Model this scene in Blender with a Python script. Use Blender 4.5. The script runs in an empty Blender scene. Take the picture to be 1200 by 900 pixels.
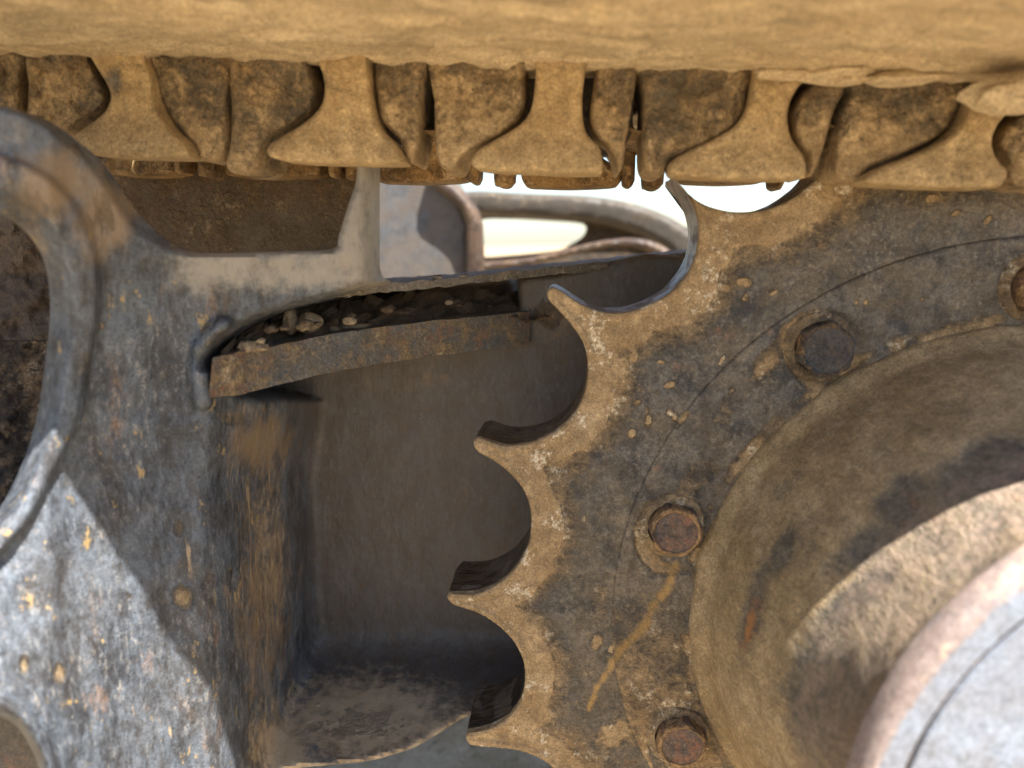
import bpy, bmesh, math, random
import numpy as np
from mathutils import Vector, Matrix, noise
C = bpy.context.scene.collection
sc = bpy.context.scene
random.seed(4); np.random.seed(4)

# ------------------------------------------------------------------ camera
F = 867.0                                   # focal length in photo pixels (1200 wide)
def nrm(v): return v / np.linalg.norm(v)
ey = nrm(np.array([68/F, -165/F, 1.0]))     # sprocket axle direction seen by the camera
ex = nrm(np.cross(ey, np.array([0, -1.0, 0])))
if ex[0] < 0: ex = -ex
ez = np.cross(ex, ey)
if ez[1] > 0: ez = -ez
M = np.array([ex, ey, ez])                  # camera axes (x right, y down, z forward) -> world
cam = bpy.data.cameras.new('camera'); co = bpy.data.objects.new('camera', cam); C.objects.link(co)
cx_, cy_, cz_ = M @ np.array([1, 0, 0]), M @ np.array([0, -1, 0]), M @ np.array([0, 0, -1])
co.matrix_world = Matrix(((cx_[0], cy_[0], cz_[0], 0), (cx_[1], cy_[1], cz_[1], 0), (cx_[2], cy_[2], cz_[2], 0), (0, 0, 0, 1)))
cam.sensor_width = 36; cam.lens = 36*F/1200; cam.clip_start = 0.02; cam.clip_end = 4000
cam.dof.use_dof = True; cam.dof.focus_distance = 0.88; cam.dof.aperture_fstop = 2.6
sc.camera = co

# ------------------------------------------------------------------ light
SUN_K = 3.3                                 # metres of fall per metre of depth
SUN_X = 1.1
sd = Vector((SUN_X, -1.0, SUN_K)).normalized()      # towards the sun
w = bpy.data.worlds.new('World'); sc.world = w; w.use_nodes = True
wn = w.node_tree.nodes; bgd = wn['Background']
sky = wn.new('ShaderNodeTexSky'); sky.sky_type = 'NISHITA'; sky.sun_disc = False
sky.sun_elevation = math.asin(sd.z); sky.sun_rotation = math.atan2(sd.x, sd.y); sky.air_density = 1.0; sky.dust_density = 0.8
w.node_tree.links.new(sky.outputs[0], bgd.inputs[0]); bgd.inputs[1].default_value = 0.06
sun = bpy.data.lights.new('sun', 'SUN'); sun.energy = 5.0; sun.angle = math.radians(0.6); sun.color = (1, .95, .88)
so = bpy.data.objects.new('sun', sun); C.objects.link(so); so.rotation_euler = sd.to_track_quat('Z', 'Y').to_euler()
sc.view_settings.view_transform = 'Standard'; sc.view_settings.look = 'None'; sc.view_settings.gamma = 1
sc.view_settings.exposure = 2.1
sc.cycles.max_bounces = 8; sc.cycles.diffuse_bounces = 5; sc.cycles.use_denoising = True

# ------------------------------------------------------------------ helpers
def P(px, py, Y):
    """a photo sight line met with the vertical plane at depth Y"""
    d = M @ np.array([(px-600)/F, (py-450)/F, 1.0]); return d * (Y/d[1])
def PA(px, py, Y):
    q = np.stack([(px-600)/F, (py-450)/F, np.ones_like(px)], -1) @ M.T
    return q * (Y/q[:, 1])[:, None]
def tag(o, label=None, cat=None, group=None, kind=None):
    if label: o['label'] = label
    if cat: o['category'] = cat
    if group: o['group'] = group
    if kind: o['kind'] = kind
    return o
def empty(name, loc, label, cat, group=None):
    o = bpy.data.objects.new(name, None); C.objects.link(o); o.location = loc; o.empty_display_size = .05
    return tag(o, label, cat, group)
def mesh_obj(name, verts, faces, mat, parent=None, smooth=True, attrs=None, sharp=None):
    me = bpy.data.meshes.new(name); me.from_pydata([tuple(map(float, v)) for v in verts], [], [tuple(f) for f in faces])
    me.validate(); me.update()
    bm = bmesh.new(); bm.from_mesh(me); bmesh.ops.recalc_face_normals(bm, faces=bm.faces); bm.to_mesh(me); bm.free()
    for k, a in (attrs or {}).items():
        at = me.attributes.new(k, 'FLOAT', 'POINT'); at.data.foreach_set('value', np.asarray(a, dtype=np.float32))
    if smooth:
        me.polygons.foreach_set('use_smooth', [True]*len(me.polygons))
        if sharp: me.set_sharp_from_angle(angle=math.radians(sharp))
    o = bpy.data.objects.new(name, me); C.objects.link(o); me.materials.append(mat)
    if parent:
        o.parent = parent; o.matrix_parent_inverse = Matrix.Translation(-Vector(parent.location)) if parent.parent is None else parent.matrix_parent_inverse @ Matrix()
    return o
def fbm(p, s, oct=4, seed=0.0):
    return noise.fractal(Vector((p[0]*s+seed, p[1]*s+seed*1.7, p[2]*s-seed)), 1.0, 2.0, oct)
def smooth01(t): t = np.clip(t, 0, 1); return t*t*(3-2*t)
def smin(a, b, k):
    h = np.clip(.5+.5*(b-a)/k, 0, 1); return b*(1-h)+a*h - k*h*(1-h)
def catmull(pts, n=6, closed=True):
    pts = np.array(pts, float); N = len(pts); out = []
    for i in range(N if closed else N-1):
        p0, p1, p2, p3 = (pts[(i-1) % N], pts[i], pts[(i+1) % N], pts[(i+2) % N]) if closed else (pts[max(i-1, 0)], pts[i], pts[i+1], pts[min(i+2, N-1)])
        for k in range(n):
            t = k/n
            out.append(.5*((2*p1)+(-p0+p2)*t+(2*p0-5*p1+4*p2-p3)*t*t+(-p0+3*p1-3*p2+p3)*t**3))
    if not closed: out.append(pts[-1])
    return np.array(out)
def seg_dist(pts, poly, closed=True):
    """distance and nearest point from pts (N,2) to a polyline"""
    a = poly; b = np.roll(poly, -1, 0)
    if not closed: a, b = poly[:-1], poly[1:]
    best = np.full(len(pts), 1e9); near = np.zeros_like(pts)
    for i in range(len(a)):
        ab = b[i]-a[i]; L = ab@ab
        if L < 1e-12: continue
        t = np.clip(((pts-a[i])@ab)/L, 0, 1); q = a[i]+t[:, None]*ab; d = np.hypot(*(pts-q).T)
        m = d < best; best[m] = d[m]; near[m] = q[m]
    return best, near
def inside(pts, poly):
    x, y = pts.T; r = np.zeros(len(pts), bool); j = len(poly)-1
    for i in range(len(poly)):
        xi, yi = poly[i]; xj, yj = poly[j]
        c = ((yi > y) != (yj > y)) & (x < (xj-xi)*(y-yi)/(yj-yi+1e-12)+xi); r ^= c; j = i
    return r
def slab(name, poly, Y, thick, mat, parent=None, cell=5, bevel=0, brad=10, rough=0, rs=30, holes=(), mud=None, sm=4, back=True, bulge=0, sharp=50, seed=0., attrs=None):
    """A solid cut to an outline: front surface at depth Y (number or function), rounded rim, side walls and a back."""
    poly = np.array(poly, float)
    if sm > 1: poly = catmull(poly, sm)
    loops = [poly]+[catmull(h, 4) for h in holes]
    x0, y0 = poly.min(0)-cell; x1, y1 = poly.max(0)+cell
    nx = int((x1-x0)/cell)+2; ny = int((y1-y0)/cell)+2
    gx, gy = np.meshgrid(x0+np.arange(nx)*cell, y0+np.arange(ny)*cell); g = np.stack([gx.ravel(), gy.ravel()], -1)
    cc = np.stack([(gx[:-1, :-1]+cell/2).ravel(), (gy[:-1, :-1]+cell/2).ravel()], -1)
    ins = inside(cc, poly)
    for h in loops[1:]: ins &= ~inside(cc, h)
    ci = np.nonzero(ins)[0]; rr, qq = ci//(nx-1), ci % (nx-1)
    f = np.stack([rr*nx+qq, rr*nx+qq+1, (rr+1)*nx+qq+1, (rr+1)*nx+qq], -1)
    used, inv = np.unique(f, return_inverse=True); f = inv.reshape(f.shape); g = g[used]
    # rim edges
    ed = {}
    for q in f:
        for a, b in ((q[0], q[1]), (q[1], q[2]), (q[2], q[3]), (q[3], q[0])):
            ed[(a, b)] = 1
    rim = [(a, b) for a, b in ed if (b, a) not in ed]
    rv = np.unique(np.array(rim).ravel())
    near = None; best = np.full(len(g), 1e9)
    nq = np.zeros_like(g)
    for L in loops:
        d, q = seg_dist(g, L); m = d < best; best[m] = d[m]; nq[m] = q[m]
    g[rv] = nq[rv]; best[rv] = 0
    # relax the interior a little near the rim
    Yv = Y(g[:, 0], g[:, 1]) if callable(Y) else np.full(len(g), float(Y))
    if bevel:
        t = np.clip(best/brad, 0, 1); Yv = Yv + bevel*(1-np.sqrt(np.clip(1-(1-t)**2, 0, 1)))
    if bulge: Yv = Yv - bulge*smooth01(best/(brad*3))
    v = PA(g[:, 0], g[:, 1], Yv)
    if rough:
        for i in range(len(v)):
            n = fbm(v[i], rs, 4, seed)+.32*fbm(v[i], rs*4, 4, seed+2); v[i] *= 1+rough*n/v[i][1]
    n0 = len(v); V = [v]; Fc = [list(map(int, q)) for q in f]
    ix = {int(a): n0+k for k, a in enumerate(rv)}
    bv = v[rv].copy(); bv[:, 1] += thick; V.append(bv)
    for a, b in rim: Fc.append([int(b), int(a), ix[int(a)], ix[int(b)]])
    ma = np.zeros(n0) if mud is None else mud(g[:, 0], g[:, 1], best)
    ma = np.concatenate([ma, ma[rv]])
    wall = np.concatenate([np.zeros(n0), np.ones(len(rv))])
    A = {'mud': ma, 'wall': wall}
    for k, fn in (attrs or {}).items():
        q = fn(g[:, 0], g[:, 1]); A[k] = np.concatenate([q, q[rv]])
    return mesh_obj(name, np.concatenate(V), Fc, mat, parent, attrs=A, sharp=sharp)

# ------------------------------------------------------------------ materials
class NT:
    def __init__(s, name):
        s.m = bpy.data.materials.new(name); s.m.use_nodes = True; s.t = s.m.node_tree; s.n = s.t.nodes
        s.b = s.n['Principled BSDF']
    def new(s, ty, **k):
        o = s.n.new(ty)
        for a, b in k.items(): setattr(o, a, b)
        return o
    def put(s, sock, v):
        if isinstance(v, bpy.types.NodeSocket): s.t.links.new(v, sock)
        elif isinstance(v, tuple) and len(v) == 3 and sock.type == 'RGBA': sock.default_value = (*v, 1)
        elif sock.type == 'RGBA': sock.default_value = (v, v, v, 1)
        else: sock.default_value = v
    def math(s, op, a, b=0.0, c=None, clamp=False):
        o = s.new('ShaderNodeMath', operation=op); o.use_clamp = clamp; s.put(o.inputs[0], a); s.put(o.inputs[1], b)
        if c is not None: s.put(o.inputs[2], c)
        return o.outputs[0]
    def mix(s, f, a, b):
        o = s.new('ShaderNodeMix', data_type='RGBA'); s.put(o.inputs[0], f); s.put(o.inputs[6], a); s.put(o.inputs[7], b); return o.outputs[2]
    def coord(s, stretch=(1, 1, 1), rot=(0, 0, 0), off=0.0):
        if not hasattr(s, 'tc'):
            s.tc = s.new('ShaderNodeTexCoord').outputs['Object']
        o = s.new('ShaderNodeMapping'); s.t.links.new(s.tc, o.inputs[0])
        o.inputs['Scale'].default_value = stretch; o.inputs['Rotation'].default_value = rot; o.inputs['Location'].default_value = (off, off*1.3, -off)
        return o.outputs[0]
    def noise(s, sc_, v, det=5, rough=.6, dist=0.0):
        o = s.new('ShaderNodeTexNoise'); s.put(o.inputs['Vector'], v); o.inputs['Scale'].default_value = sc_; o.inputs['Detail'].default_value = det
        o.inputs['Roughness'].default_value = rough; o.inputs['Distortion'].default_value = dist; return o.outputs[0]
    def voro(s, sc_, v, feat='F1', rnd=1.0):
        o = s.new('ShaderNodeTexVoronoi', feature=feat); s.put(o.inputs['Vector'], v); o.inputs['Scale'].default_value = sc_; o.inputs['Randomness'].default_value = rnd; return o.outputs['Distance']
    def ramp(s, f, a, b):
        o = s.new('ShaderNodeMapRange', interpolation_type='SMOOTHSTEP'); s.put(o.inputs[0], f); o.inputs[1].default_value = a; o.inputs[2].default_value = b; return o.outputs[0]
    def attr(s, n):
        o = s.new('ShaderNodeAttribute', attribute_name=n); return o.outputs['Fac']
    def bump(s, h, strength, dist, normal=None):
        o = s.new('ShaderNodeBump'); o.inputs['Strength'].default_value = strength; o.inputs['Distance'].default_value = dist; s.put(o.inputs['Height'], h)
        if normal is not None: s.put(o.inputs['Normal'], normal)
        return o.outputs[0]

def grime(name, dark=(.03, .031, .036), light=(.10, .10, .11), mud=(.34, .20, .085), mud2=(.46, .29, .14), pale=(.62, .48, .30),
          rust=(.22, .075, .025), mud_bias=-.35, mud_gain=1.0, rust_bias=.0, speck=.5, stretch=(1, 1, 1), rot=(0, 0, 0), sc_=1.0, rough=.6, metal=0.0,
          bump=1.0, pale_amt=.5, wall=None, streak_bias=None, flecks=0.0, soft=.10, mudrough=.88, seed=0.0, contrast=1.0, film=.3):
    s = NT(name); v = s.coord(off=seed); vs = s.coord(stretch, rot, off=seed+3)
    s_off = 5.5+seed
    n_big = s.noise(9*sc_, v, 4); n_mid = s.noise(38*sc_, vs, 6, .65, .4); n_fine = s.noise(170*sc_, vs, 5, .7); n_mic = s.noise(620*sc_, v, 3, .7)
    base = s.mix(s.ramp(s.math('ADD', s.math('MULTIPLY', n_mid, .6), s.math('MULTIPLY', n_fine, .4)), .5-.14/contrast, .5+.16/contrast), dark, light)
    # pale speckle and pitting
    sp = s.ramp(s.math('ADD', n_fine, s.math('MULTIPLY', n_mic, .6)), .86, .98)
    base = s.mix(s.math('MULTIPLY', s.math('MULTIPLY', sp, s.ramp(n_big, .40, .62)), speck), base, tuple(c*.7 for c in pale))
    base = s.mix(s.math('MULTIPLY', s.ramp(s.noise(17*sc_, s.coord(off=31+seed), 6, .7), .38, .62), film), base, tuple(c*.42 for c in mud2))
    n_sm = s.noise(85*sc_, s.coord((1, 1, 1), off=21+seed), 8, .8)
    base = s.mix(s.math('MULTIPLY', s.ramp(n_sm, .50, .68), .38), base, tuple(min(1, c*1.35) for c in light))
    pit = s.ramp(s.noise(260*sc_, v, 4, .75), .44, .36)
    base = s.mix(s.math('MULTIPLY', pit, .5), base, tuple(c*.35 for c in dark))
    # rust blooms
    rn = s.math('ADD', s.noise(26*sc_, s.coord(stretch, rot, off=7+seed), 5, .7), s.math('MULTIPLY', n_big, .35))
    rf = s.math('MULTIPLY', s.ramp(s.math('ADD', rn, rust_bias), .74, .98), s.ramp(n_sm, .38, .55))
    rcol = s.mix(n_fine, rust, tuple(min(1, c*1.9) for c in rust))
    base = s.mix(s.math('MULTIPLY', rf, .75), base, rcol)
    # mud coat
    at = s.attr('mud')
    mn = s.math('ADD', s.math('MULTIPLY', n_mid, .55), s.math('ADD', s.math('MULTIPLY', n_big, .45), s.math('MULTIPLY', n_fine, .35)))
    mf = s.math('ADD', s.math('ADD', s.math('MULTIPLY', at, mud_gain), mn), mud_bias)
    mfac = s.ramp(mf, .62-soft, .62+soft)
    if flecks:
        fl = s.voro(58*sc_, s.coord((1, 1, .7), (.3, .2, .5), off=seed+5)); fl2 = s.noise(13*sc_, v, 2)
        ff = s.math('MULTIPLY', s.ramp(s.math('ADD', fl, s.math('MULTIPLY', s.math('SUBTRACT', n_sm, .5), 1.1)), .26, .18), s.ramp(fl2, .62-flecks, .66-flecks))
        mfac = s.math('MAXIMUM', mfac, ff)
    mcol = s.mix(s.ramp(s.noise(22*sc_, vs, 5, .65, .6), .33, .68), mud, mud2)
    mcol = s.mix(s.math('MULTIPLY', s.ramp(s.noise(14*sc_, v, 6, .7, .3), .40, .30), .5), mcol, tuple(c*.5 for c in mud))
    n_m2 = s.noise(64*sc_*(.7 if stretch[0] < .5 else 1), s.coord(stretch if stretch[0] < .5 else (1, 1, 1), off=17+seed), 8, .74, .5)
    mcol = s.mix(s.ramp(n_m2, .40, .62), s.mix(.55, mcol, tuple(c*.62 for c in mud)), mcol)
    mcol = s.mix(s.math('MULTIPLY', s.ramp(n_m2, .58, .70), .5), mcol, tuple(min(1, c*1.25) for c in mud2))
    pn = s.math('MULTIPLY', s.ramp(s.noise(24*sc_, s.coord(off=11+seed), 8, .8), .545, .585), s.ramp(n_fine, .42, .54))
    mcol = s.mix(s.math('MULTIPLY', pn, pale_amt), mcol, pale)
    mcol = s.mix(s.math('MULTIPLY', s.ramp(n_mic, .58, .38), .30), mcol, tuple(c*.45 for c in mud))
    col = s.mix(mfac, base, mcol)
    gr = s.math('MAXIMUM', s.math('ADD', s.math('ADD', s.math('MULTIPLY', s.noise(430, s.coord(off=41), 3, .8), 2.0), s.math('MULTIPLY', s.noise(150, s.coord(off=43), 5, .8), 1.2)), -.6), .15)
    cg = s.new('ShaderNodeVectorMath', operation='SCALE'); s.put(cg.inputs[0], col); s.put(cg.inputs['Scale'], gr); col = cg.outputs[0]
    r = s.math('ADD', s.math('MULTIPLY', n_fine, .3), rough-.15)
    rr = s.mix(mfac, r, mudrough)
    met = s.math('MULTIPLY', s.math('SUBTRACT', 1.0, mfac), metal)
    h = s.math('ADD', s.math('ADD', s.math('MULTIPLY', mfac, .9), s.math('MULTIPLY', n_mid, .9)), s.math('ADD', s.math('MULTIPLY', n_fine, .5), s.math('MULTIPLY', n_mic, .22)))
    h = s.math('ADD', h, s.math('MULTIPLY', s.math('MULTIPLY', n_m2, mfac), 1.1))
    nb = s.bump(h, .8*bump, .003)
    if wall:   # worn side faces: bare polished metal streaked across the thickness
        wa = s.ramp(s.math('ADD', s.attr('wall'), s.math('MULTIPLY', s.math('SUBTRACT', n_fine, .5), .5)), .45, .6)
        cx = s.new('ShaderNodeCombineXYZ'); s.put(cx.inputs[0], s.math('MULTIPLY', s.attr('arc'), .16)); s.put(cx.inputs[1], s.attr('dep')); ws = s.noise(240, cx.outputs[0], 6, .75); w2 = s.noise(26, s.coord((1, .5, 1), off=9), 3)
        wc = s.mix(s.ramp(ws, .38, .68), wall[0], wall[1])
        dirt = s.ramp(w2, .48, .62)
        wc = s.mix(s.math('MULTIPLY', dirt, .75), wc, tuple(c*.35 for c in mud))
        col = s.mix(wa, col, wc)
        rr = s.mix(wa, rr, s.math('ADD', s.math('MULTIPLY', ws, .35), s.math('ADD', s.math('MULTIPLY', dirt, .3), .14)))
        met = s.math('MAXIMUM', s.math('MULTIPLY', met, s.math('SUBTRACT', 1.0, wa)), s.math('MULTIPLY', wa, s.math('SUBTRACT', 1.0, s.math('MULTIPLY', dirt, .8))))
    s.put(s.b.inputs['Base Color'], col); s.put(s.b.inputs['Roughness'], rr); s.put(s.b.inputs['Metallic'], met); s.put(s.b.inputs['Normal'], nb)
    return s.m

def tint(mat, attr, col, mode='MIX', amt=1.0, brk=None, st=None):
    nt = mat.node_tree; b = nt.nodes['Principled BSDF']; lk = b.inputs['Base Color'].links[0].from_socket
    at = nt.nodes.new('ShaderNodeAttribute'); at.attribute_name = attr; f = at.outputs['Fac']
    if brk:
        tc = nt.nodes.new('ShaderNodeTexCoord'); no = nt.nodes.new('ShaderNodeTexNoise'); no.inputs['Scale'].default_value = brk[0]; no.inputs['Detail'].default_value = 7; no.inputs['Roughness'].default_value = .72
        mp = nt.nodes.new('ShaderNodeMapping'); mp.inputs['Scale'].default_value = st or (1, 1, 1); nt.links.new(tc.outputs['Object'], mp.inputs[0]); nt.links.new(mp.outputs[0], no.inputs['Vector'])
        a = nt.nodes.new('ShaderNodeMath'); a.operation = 'MULTIPLY_ADD'; nt.links.new(no.outputs[0], a.inputs[0]); a.inputs[1].default_value = brk[1]; a.inputs[2].default_value = -.5*brk[1]
        a2 = nt.nodes.new('ShaderNodeMath'); a2.operation = 'ADD'; nt.links.new(a.outputs[0], a2.inputs[0]); nt.links.new(f, a2.inputs[1])
        mr = nt.nodes.new('ShaderNodeMapRange'); mr.interpolation_type = 'SMOOTHSTEP'; mr.inputs[1].default_value = brk[2]; mr.inputs[2].default_value = brk[3]; nt.links.new(a2.outputs[0], mr.inputs[0]); f = mr.outputs[0]
    m2 = nt.nodes.new('ShaderNodeMath'); m2.operation = 'MULTIPLY'; nt.links.new(f, m2.inputs[0]); m2.inputs[1].default_value = amt
    mx = nt.nodes.new('ShaderNodeMix'); mx.data_type = 'RGBA'; mx.blend_type = mode
    nt.links.new(m2.outputs[0], mx.inputs[0]); nt.links.new(lk, mx.inputs[6]); mx.inputs[7].default_value = (*col, 1); nt.links.new(mx.outputs[2], b.inputs['Base Color'])

M_SPR = grime('sprocket_steel', dark=(.026, .024, .023), light=(.12, .108, .092), mud=(.31, .205, .10), mud2=(.44, .315, .175), pale=(.66, .57, .42), mud_bias=-.44, rust_bias=-.03, speck=.4,
              stretch=(1, 1, 1), wall=((.09, .07, .05), (.50, .45, .40)), flecks=.02, metal=.2, rough=.5, pale_amt=.9, soft=.14, film=.38, contrast=1.5)
M_BOLT = grime('bolt_steel', dark=(.035, .03, .03), light=(.13, .10, .09), rust=(.2, .08, .04), mud_bias=-.25, rust_bias=.12, sc_=2.2, metal=.2)
M_BOLTD = grime('bolt_dark', dark=(.02, .02, .022), light=(.07, .07, .075), mud_bias=-.35, rust_bias=-.1, sc_=2.2, metal=.2)
M_HUB = grime('housing_paint', dark=(.05, .048, .043), light=(.14, .12, .09), mud=(.27, .19, .095), mud2=(.36, .27, .155), pale=(.5, .42, .28), mud_bias=.02, rust_bias=.02, speck=.3, stretch=(1, .5, 1), sc_=.9, pale_amt=.25, soft=.2, bump=.8)
M_COV = grime('cover_paint', dark=(.20, .215, .245), light=(.24, .28, .345), mud=(.29, .215, .185), mud2=(.36, .29, .26), mud_bias=-.5, rust_bias=-.14, speck=.15, rough=.42, bump=.3, flecks=.05)
M_CAST = grime('frame_paint', dark=(.026, .027, .031), light=(.105, .126, .155), mud=(.26, .18, .095), mud2=(.36, .27, .16), pale=(.42, .37, .30), mud_bias=-.40, rust_bias=-.01, rust=(.25, .13, .055), speck=.7,
               stretch=(1, 1, .4), flecks=.0, sc_=1.0, rough=.5, contrast=1.15, bump=1.3, film=.12)
M_WEB = grime('recess_paint', dark=(.028, .026, .026), light=(.085, .075, .066), mud=(.16, .095, .045), mud2=(.22, .14, .07), pale=(.4, .3, .2), mud_bias=-.38, rust_bias=.05, speck=.25, sc_=.9)
M_POCK = grime('pocket_paint', dark=(.10, .07, .04), light=(.22, .16, .095), mud=(.20, .13, .065), mud2=(.28, .19, .10), mud_bias=-.2, rust_bias=.03, speck=.3)
M_RIB = grime('rib_paint', dark=(.05, .052, .054), light=(.19, .18, .165), mud=(.26, .17, .08), mud2=(.38, .27, .14), pale=(.6, .5, .36), mud_bias=-.25, rust_bias=.08, speck=.9, sc_=1.3)
M_LINK = grime('link_mud', dark=(.06, .05, .04), light=(.17, .14, .10), mud=(.40, .27, .125), mud2=(.54, .39, .20), pale=(.6, .45, .27), mud_bias=.02, rust_bias=.0, speck=.2, pale_amt=.25, bump=1.0, soft=.16)
M_BLOCK = grime('block_mud', dark=(.06, .055, .045), light=(.15, .125, .09), mud=(.36, .24, .115), mud2=(.50, .36, .195), pale=(.62, .48, .29), mud_bias=-.04, rust_bias=-.05, speck=.3, pale_amt=.3, bump=1.3, soft=.12)
M_FAR = grime('far_link_mud', dark=(.06, .04, .025), light=(.18, .11, .06), mud=(.36, .21, .08), mud2=(.46, .29, .12), mud_bias=.0, rust_bias=.05, sc_=1.2)
M_SHOE = grime('shoe_mud', dark=(.14, .11, .07), light=(.24, .19, .12), mud=(.53, .395, .225), mud2=(.64, .51, .32), pale=(.42, .36, .26), mud_bias=.10, rust_bias=-.2, speck=.1, stretch=(.3, 1, 1), sc_=.7, pale_amt=.15, soft=.2, bump=.6)
M_SOIL = grime('loose_soil', dark=(.05, .034, .022), light=(.14, .095, .06), mud=(.18, .115, .06), mud2=(.27, .18, .10), mud_bias=-.35, rust_bias=-.1, speck=.3, sc_=2.0, bump=1.6)
M_STONE = grime('stone', dark=(.16, .12, .08), light=(.34, .27, .18), mud=(.25, .16, .08), mud2=(.36, .25, .14), mud_bias=-.35, rust_bias=-.1, sc_=3)
M_DUST = grime('dusty_plate', dark=(.09, .075, .06), light=(.24, .21, .17), mud=(.22, .16, .10), mud2=(.34, .28, .20), pale=(.5, .45, .38), mud_bias=-.2, rust_bias=-.1, sc_=1.6, speck=.8)
M_GREY = grime('grey_panel', dark=(.06, .062, .066), light=(.10, .105, .112), mud_bias=-.5, rust_bias=-.1, speck=.1, bump=.2)
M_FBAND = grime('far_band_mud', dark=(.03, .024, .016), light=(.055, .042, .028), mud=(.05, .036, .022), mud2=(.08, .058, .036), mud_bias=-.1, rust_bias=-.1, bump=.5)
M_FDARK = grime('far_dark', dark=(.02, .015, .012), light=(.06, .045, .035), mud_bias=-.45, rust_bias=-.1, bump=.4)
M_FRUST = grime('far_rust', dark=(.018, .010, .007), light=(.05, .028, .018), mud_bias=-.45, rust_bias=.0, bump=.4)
M_GRD = grime('ground_dirt', dark=(.22, .16, .09), light=(.36, .29, .20), mud=(.36, .285, .185), mud2=(.44, .36, .25), mud_bias=-.05, rust_bias=-.3, sc_=.08, speck=.3)

M_GRD.node_tree.nodes['Principled BSDF'].inputs['Specular IOR Level'].default_value = .05
for l in list(M_GRD.node_tree.nodes['Principled BSDF'].inputs['Roughness'].links): M_GRD.node_tree.links.remove(l)
M_GRD.node_tree.nodes['Principled BSDF'].inputs['Roughness'].default_value = 1

# ------------------------------------------------------------------ sprocket
Y0 = 0.782; CC = np.array([.465, -.417]); TH = .088
hollows = [   # traced hollow by hollow, tip to tip
 [(790,207),(797,215),(806,226),(813,238),(818,252),(820,268),(819,285),(816,300),(809,316),(799,330),(786,343),(770,353),(752,361),(733,366),(712,367),(692,362),(673,352),(658,342),(648,337)],
 [(642,340),(641,347),(645,354),(653,362),(662,372),(671,383),(679,394),(685,406),(688,420),(689,436),(687,452),(683,466),(677,479),(668,491),(656,502),(642,511),(626,518),(608,522),(590,522),(574,518),(562,514)],
 [(556,516),(555,523),(560,530),(574,538),(589,548),(602,560),(612,573),(619,588),(622,604),(622,620),(620,636),(614,651),(605,665),(594,677),(580,687),(565,694),(549,697),(534,697)],
 [(525,697),(524,703),(530,709),(545,714),(562,720),(577,729),(590,740),(601,752),(609,766),(614,781),(615,797),(613,812),(608,826),(599,838),(588,847),(574,854),(560,858)],
 [(547,861),(546,868),(550,874),(562,876),(580,877),(600,879),(619,884),(636,892),(650,903),(661,916),(668,932),(671,950),(670,970),(664,988),(654,1003),(640,1015),(622,1024),(604,1030)],
]
def pol(pts): 
    q = np.array([P(x, y, Y0)[[0, 2]] for x, y in pts])-CC
    return q
vis = np.concatenate([pol(h) for h in hollows])
a_ = np.unwrap(np.arctan2(vis[:, 1], vis[:, 0]))
if a_[0] < 0: a_ += 2*math.pi
# template hollow (third) in polar form for the teeth the photo does not show
t3 = pol(hollows[2]); ta = np.unwrap(np.arctan2(t3[:, 1], t3[:, 0])); tr = np.hypot(*t3.T)
tip_a = lambda h: np.arctan2(*pol([h[0]])[0][::-1]) % (2*math.pi)
A0, A1 = tip_a(hollows[0]), None
tA = tip_a(hollows[2]); tB = tip_a(hollows[3])
lastq = pol([(600, 1031)])[0]; Aend = math.atan2(lastq[1], lastq[0]) % (2*math.pi)
rest = 2*math.pi-(Aend-A0); nrest = round(rest/(tB-tA))
out = [v for v in vis]
for k in range(nrest):
    s0 = Aend+rest*k/nrest; w_ = rest/nrest
    for a, r in zip(ta, tr):
        t = (a % (2*math.pi)-tA)/(tB-tA); an = s0+t*w_; out.append(np.array([r*math.cos(an), r*math.sin(an)]))
out = catmull(np.array(out), 5)
na = len(out); tips_n = nrest+5
rin = .400
ang = np.unwrap(np.arctan2(out[:, 1], out[:, 0])); 
ker = 41; ext = np.concatenate([ang[-ker:]-2*math.pi*np.sign(ang[-1]-ang[0]), ang, ang[:ker]+2*math.pi*np.sign(ang[-1]-ang[0])])
angs = np.convolve(ext, np.ones(ker)/ker, 'same')[ker:-ker]
inner = np.stack([np.cos(angs), np.sin(angs)], -1)*rin
NR = 72
ts = np.concatenate([np.linspace(0, .03, 5), np.linspace(.04, 1, NR-5)])
tx = 1-ts
g = out[None]*(1-ts)[:, None, None]+inner[None]*ts[:, None, None]
flat = g.reshape(-1, 2); rad = np.hypot(*flat.T)
dist = np.full(len(flat), 1.0)
vm = (flat[:, 0] < .12) & (rad > .40)
idx = np.nonzero(rad > .42)[0]
o2 = out[::2]
for ch in np.array_split(idx, max(1, len(idx)//4000)):
    d = np.sqrt(((flat[ch][:, None]-o2[None])**2).sum(-1)).min(1); dist[ch] = d
dist[:na] = 0
px3 = np.stack([flat[:, 0]+CC[0], np.full(len(flat), Y0), flat[:, 1]+CC[1]], -1)
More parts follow.
